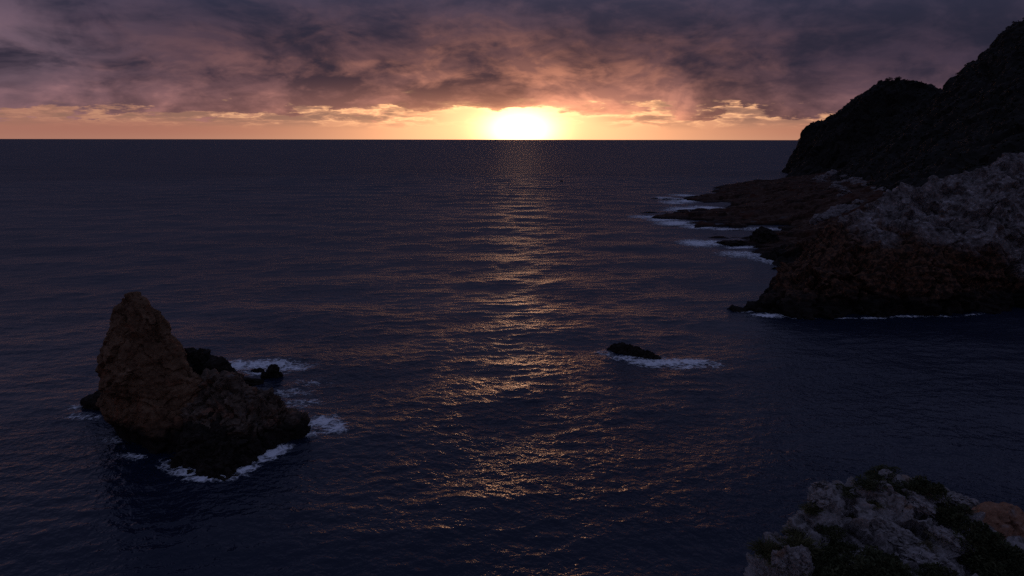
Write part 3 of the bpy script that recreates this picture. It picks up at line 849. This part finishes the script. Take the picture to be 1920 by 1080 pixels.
# ------------------------------------------------------------------ boulders below the hill
def hsurf(x, y):
    return max(float(plat_noise(np.array([[x, y]]), pf(np.array([[x, y]])))[0]), float(prf(np.array([[x, y]]))[0]) if y < 230 else -9)
bm_var = []
for k_ in range(5):
    m_ = boulder_mesh(400 + k_, 0.16, 0.75); m_.name = 'boulder'; m_.materials.append(m_bould); bm_var.append(m_)
rr = random.Random(77)
spots = [(150, 270, 3.4), (143, 262, 2.6), (160, 286, 2.4), (170, 300, 2.8), (176, 318, 3.6), (166, 330, 3.0), (186, 345, 4.6), (196, 372, 3.6), (180, 372, 2.6), (171, 356, 2.2), (208, 402, 4.0), (198, 420, 3.0), (222, 440, 5.0), (232, 470, 5.5), (214, 455, 3.0), (246, 505, 6.0), (236, 530, 4.0), (258, 560, 6.0), (135, 255, 2.2), (128, 246, 2.0), (152, 292, 1.8), (190, 395, 2.0), (205, 435, 2.2), (225, 500, 3.0), (124, 262, 1.7), (140, 276, 1.8), (132, 268, 1.5), (157, 262, 2.6), (147, 250, 3.2), (137, 240, 2.6)]
for (x, y, s_) in spots:
    o = link(bpy.data.objects.new('boulder', rr.choice(bm_var)))
    o.location = (x, y, hsurf(x, y) + s_ * 0.15); o.scale = (s_ * 1.25, s_, s_ * 0.8); o.rotation_euler = (rr.uniform(-.3, .3), rr.uniform(-.3, .3), rr.uniform(0, 6.28))
    tag(o, 'grey boulder among the rubble between promontory and black hill', 'boulder', 'boulders below the hill')
for (x, y, s_, lab) in [(136, 296, 5.2, 'large pale grey block at the inner edge of the brown platform'), (146, 303, 6.0, 'rounded grey outcrop block behind the large pale block')]:
    o = link(bpy.data.objects.new('boulder', rr.choice(bm_var)))
    o.location = (x, y, hsurf(x, y) + 1.0); o.scale = (s_ * 1.3, s_ * .9, s_ * 0.8); o.rotation_euler = (0.1, -0.1, rr.uniform(0, 6))
    tag(o, lab, 'boulder')

# ------------------------------------------------------------------ scrub on the hill and bushes on its skyline
sel = np.nonzero((head_v[:, 2] > 14) & (head_n[:, 2] > 0.25))[0]
rs = np.random.default_rng(3)
sel = rs.choice(sel, 6500, replace=False)
base = np.array([(0, 0, 1), (.9, 0, .45), (.28, .85, .45), (-.73, .53, .45), (-.73, -.53, .45), (.28, -.85, .45), (.5, .3, -.3), (-.2, .6, -.3), (-.6, -.2, -.3), (.1, -.6, -.3)])
bf = np.array([(0, 1, 2), (0, 2, 3), (0, 3, 4), (0, 4, 5), (0, 5, 1), (1, 6, 2), (2, 7, 3), (3, 8, 4), (4, 9, 5), (5, 6, 1)])
pts = head_v[sel]
sc_ = rs.uniform(0.4, 1.2, (len(sel), 1, 1))
vv = pts[:, None, :] + base[None] * sc_ * rs.uniform(0.65, 1.35, (len(sel), len(base), 3)) + np.array([0, 0, 0.2])
ff = bf[None] + (np.arange(len(sel)) * len(base))[:, None, None]
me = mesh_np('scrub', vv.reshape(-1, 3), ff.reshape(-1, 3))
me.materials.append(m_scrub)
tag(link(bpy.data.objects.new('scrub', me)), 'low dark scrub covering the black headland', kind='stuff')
hill_fol = [bush_mesh(i, 900) for i in (31, 32)]
for m_ in hill_fol: m_.materials.append(m_scrub)
hp = head_v
def hill_z(x, y):
    d = (hp[:, 0] - x) ** 2 + (hp[:, 1] - y) ** 2
    return hp[d < 16, 2].max()
for (x, y, s_, lab) in [(381, 720, 4.2, 'rounded bush on the very summit of the black hill'), (385.5, 711, 3.0, 'small bush just right of the summit bush'), (389.5, 703, 3.2, 'ragged bush leaning right below the summit of the hill'), (392, 697, 2.2, 'smallest bush on the skyline right of the summit'), (378, 731, 2.6, 'low bush just left of the summit bush'), (378, 603, 3.0, 'bush on the skyline where the second slope starts'), (376, 571, 3.0, 'bush on the steep skyline near the right edge'), (372, 541, 2.6, 'bush on the highest skyline at the right edge')]:
    e = empty('skyline_bush', (x, y, hill_z(x, y) - 0.6)); e.scale = (s_, s_, s_ * 0.9); e.rotation_euler = (0, 0, x)
    link(bpy.data.objects.new('foliage', hill_fol[int(x) % 2]), e); link(bpy.data.objects.new('stem', stems[0]), e)
    tag(e, lab, 'bush', 'bushes on the skyline')

# ------------------------------------------------------------------ foam
foam_patch('white foam drifting behind the sea stack', [(-50, 117.5, 6.25, 3.92, 0, 0.85), (-45, 118, 7.5, 3.48, 0, 0.9), (-39.5, 116, 6.25, 3.04, 8, 0.7), (-43.5, 113.5, 5, 2.61, 0, 0.8)])
foam_patch('thin lacy foam right of the sea stack', [(-35.5, 104, 5.62, 3.62, 20, 0.46), (-32.5, 99.5, 5, 3.62, 20, 0.5), (-34, 109, 6.25, 2.9, 0, 0.42)])
foam_patch('bright foam at the right foot of the sea stack', [(-27.5, 92.5, 3.25, 2.54, 50, 0.95), (-25.3, 90.5, 3, 2.36, -20, 0.8), (-28, 88, 3.5, 1.26, 10, 0.8), (-31, 86.5, 3.25, 1.45, 12, 0.85)])
foam_patch('curling foam under the front of the sea stack', [(-31.2, 82.8, 3, 1.81, 40, 0.95), (-32.6, 80.6, 3.5, 1.45, 15, 0.8), (-33.2, 77.8, 2.75, 1.26, 40, 0.8), (-36.2, 75.7, 4, 1.45, 5, 0.95), (-40.5, 77.2, 3.75, 1.62, -25, 0.72), (-43.5, 79.2, 2.5, 1.62, -40, 0.6)])
foam_patch('faint foam at the left foot of the sea stack', [(-54.5, 86.5, 3.12, 1.74, -30, 0.5), (-48.8, 81.5, 4.38, 1.45, -25, 0.52), (-62.8, 94, 3.75, 1.74, 0, 0.6), (-66, 97.5, 2.25, 1.45, 0, 0.6)])
foam_patch('white foam washing around the lone reef rock', [(18, 125.5, 3.25, 3.02, 10, 0.55), (21.5, 122, 4.38, 2.75, -25, 0.75), (25.2, 119.5, 5, 3.31, -20, 0.9), (28.5, 119.6, 5, 3.31, 0, 1), (33, 119.4, 5.25, 2.47, -4, 0.9), (31.5, 116.5, 5, 1.92, 8, 0.72), (36.5, 117.8, 2.25, 3.31, 0, 0.6)])
foam_patch('foam at the tip and foot of the promontory', [(60, 154.2, 5.25, 2.17, 0, 1), (56, 157.5, 3.75, 1.45, 0, 0.6), (67, 151.8, 4, 0.87, 0, 0.85), (75, 152.2, 5.62, 0.87, 0, 0.72), (83, 152, 5, 0.87, 0, 0.8), (92, 152.9, 5.62, 0.87, 5, 0.75), (100, 153.5, 4.38, 0.87, 0, 0.7), (108, 154.5, 4.38, 0.87, 8, 0.6)])
foam_patch('broad foam between the low reef and the promontory', [(82, 240, 12.5, 9.86, 0, 0.72), (90, 231, 11.2, 9.86, 0, 0.8), (94, 223, 10, 7.39, 0, 1), (101, 240, 10, 9.86, 0, 0.75), (99, 230, 8.75, 9.86, 0, 0.75)])
foam_patch('foam off the tip of the low reef', [(88, 258, 8, 5, 0, 0.85), (97, 257, 7, 4, 0, 0.7), (73, 267, 8.75, 9.86, 0, 0.95), (80, 268, 6.25, 7.39, 0, 0.9)])
foam_patch('foam along the near edge of the brown platform', [(80, 333, 11.2, 13.9, -40, 0.95), (87, 319, 10, 9.28, -30, 0.9), (98, 311, 10, 6.96, 0, 0.8), (115, 311, 15, 9.28, 0, 0.66), (71, 360, 12.5, 11.6, 0, 0.75), (77, 348, 8.75, 13.9, -40, 0.9)])
foam_patch('foam in the narrow inlet of the brown platform', [(104, 402, 15, 16.3, 20, 0.9), (118, 410, 11.2, 16.3, 30, 0.95), (95, 396, 12.5, 11.6, 10, 0.7)])
foam_patch('surf at the far tip of the brown platform', [(104, 444, 11.2, 18.6, 0, 0.75), (114, 460, 10, 20.8, 0, 1), (107, 478, 11.2, 20.8, 0, 0.7), (128, 500, 12.5, 20.8, 30, 0.8)])
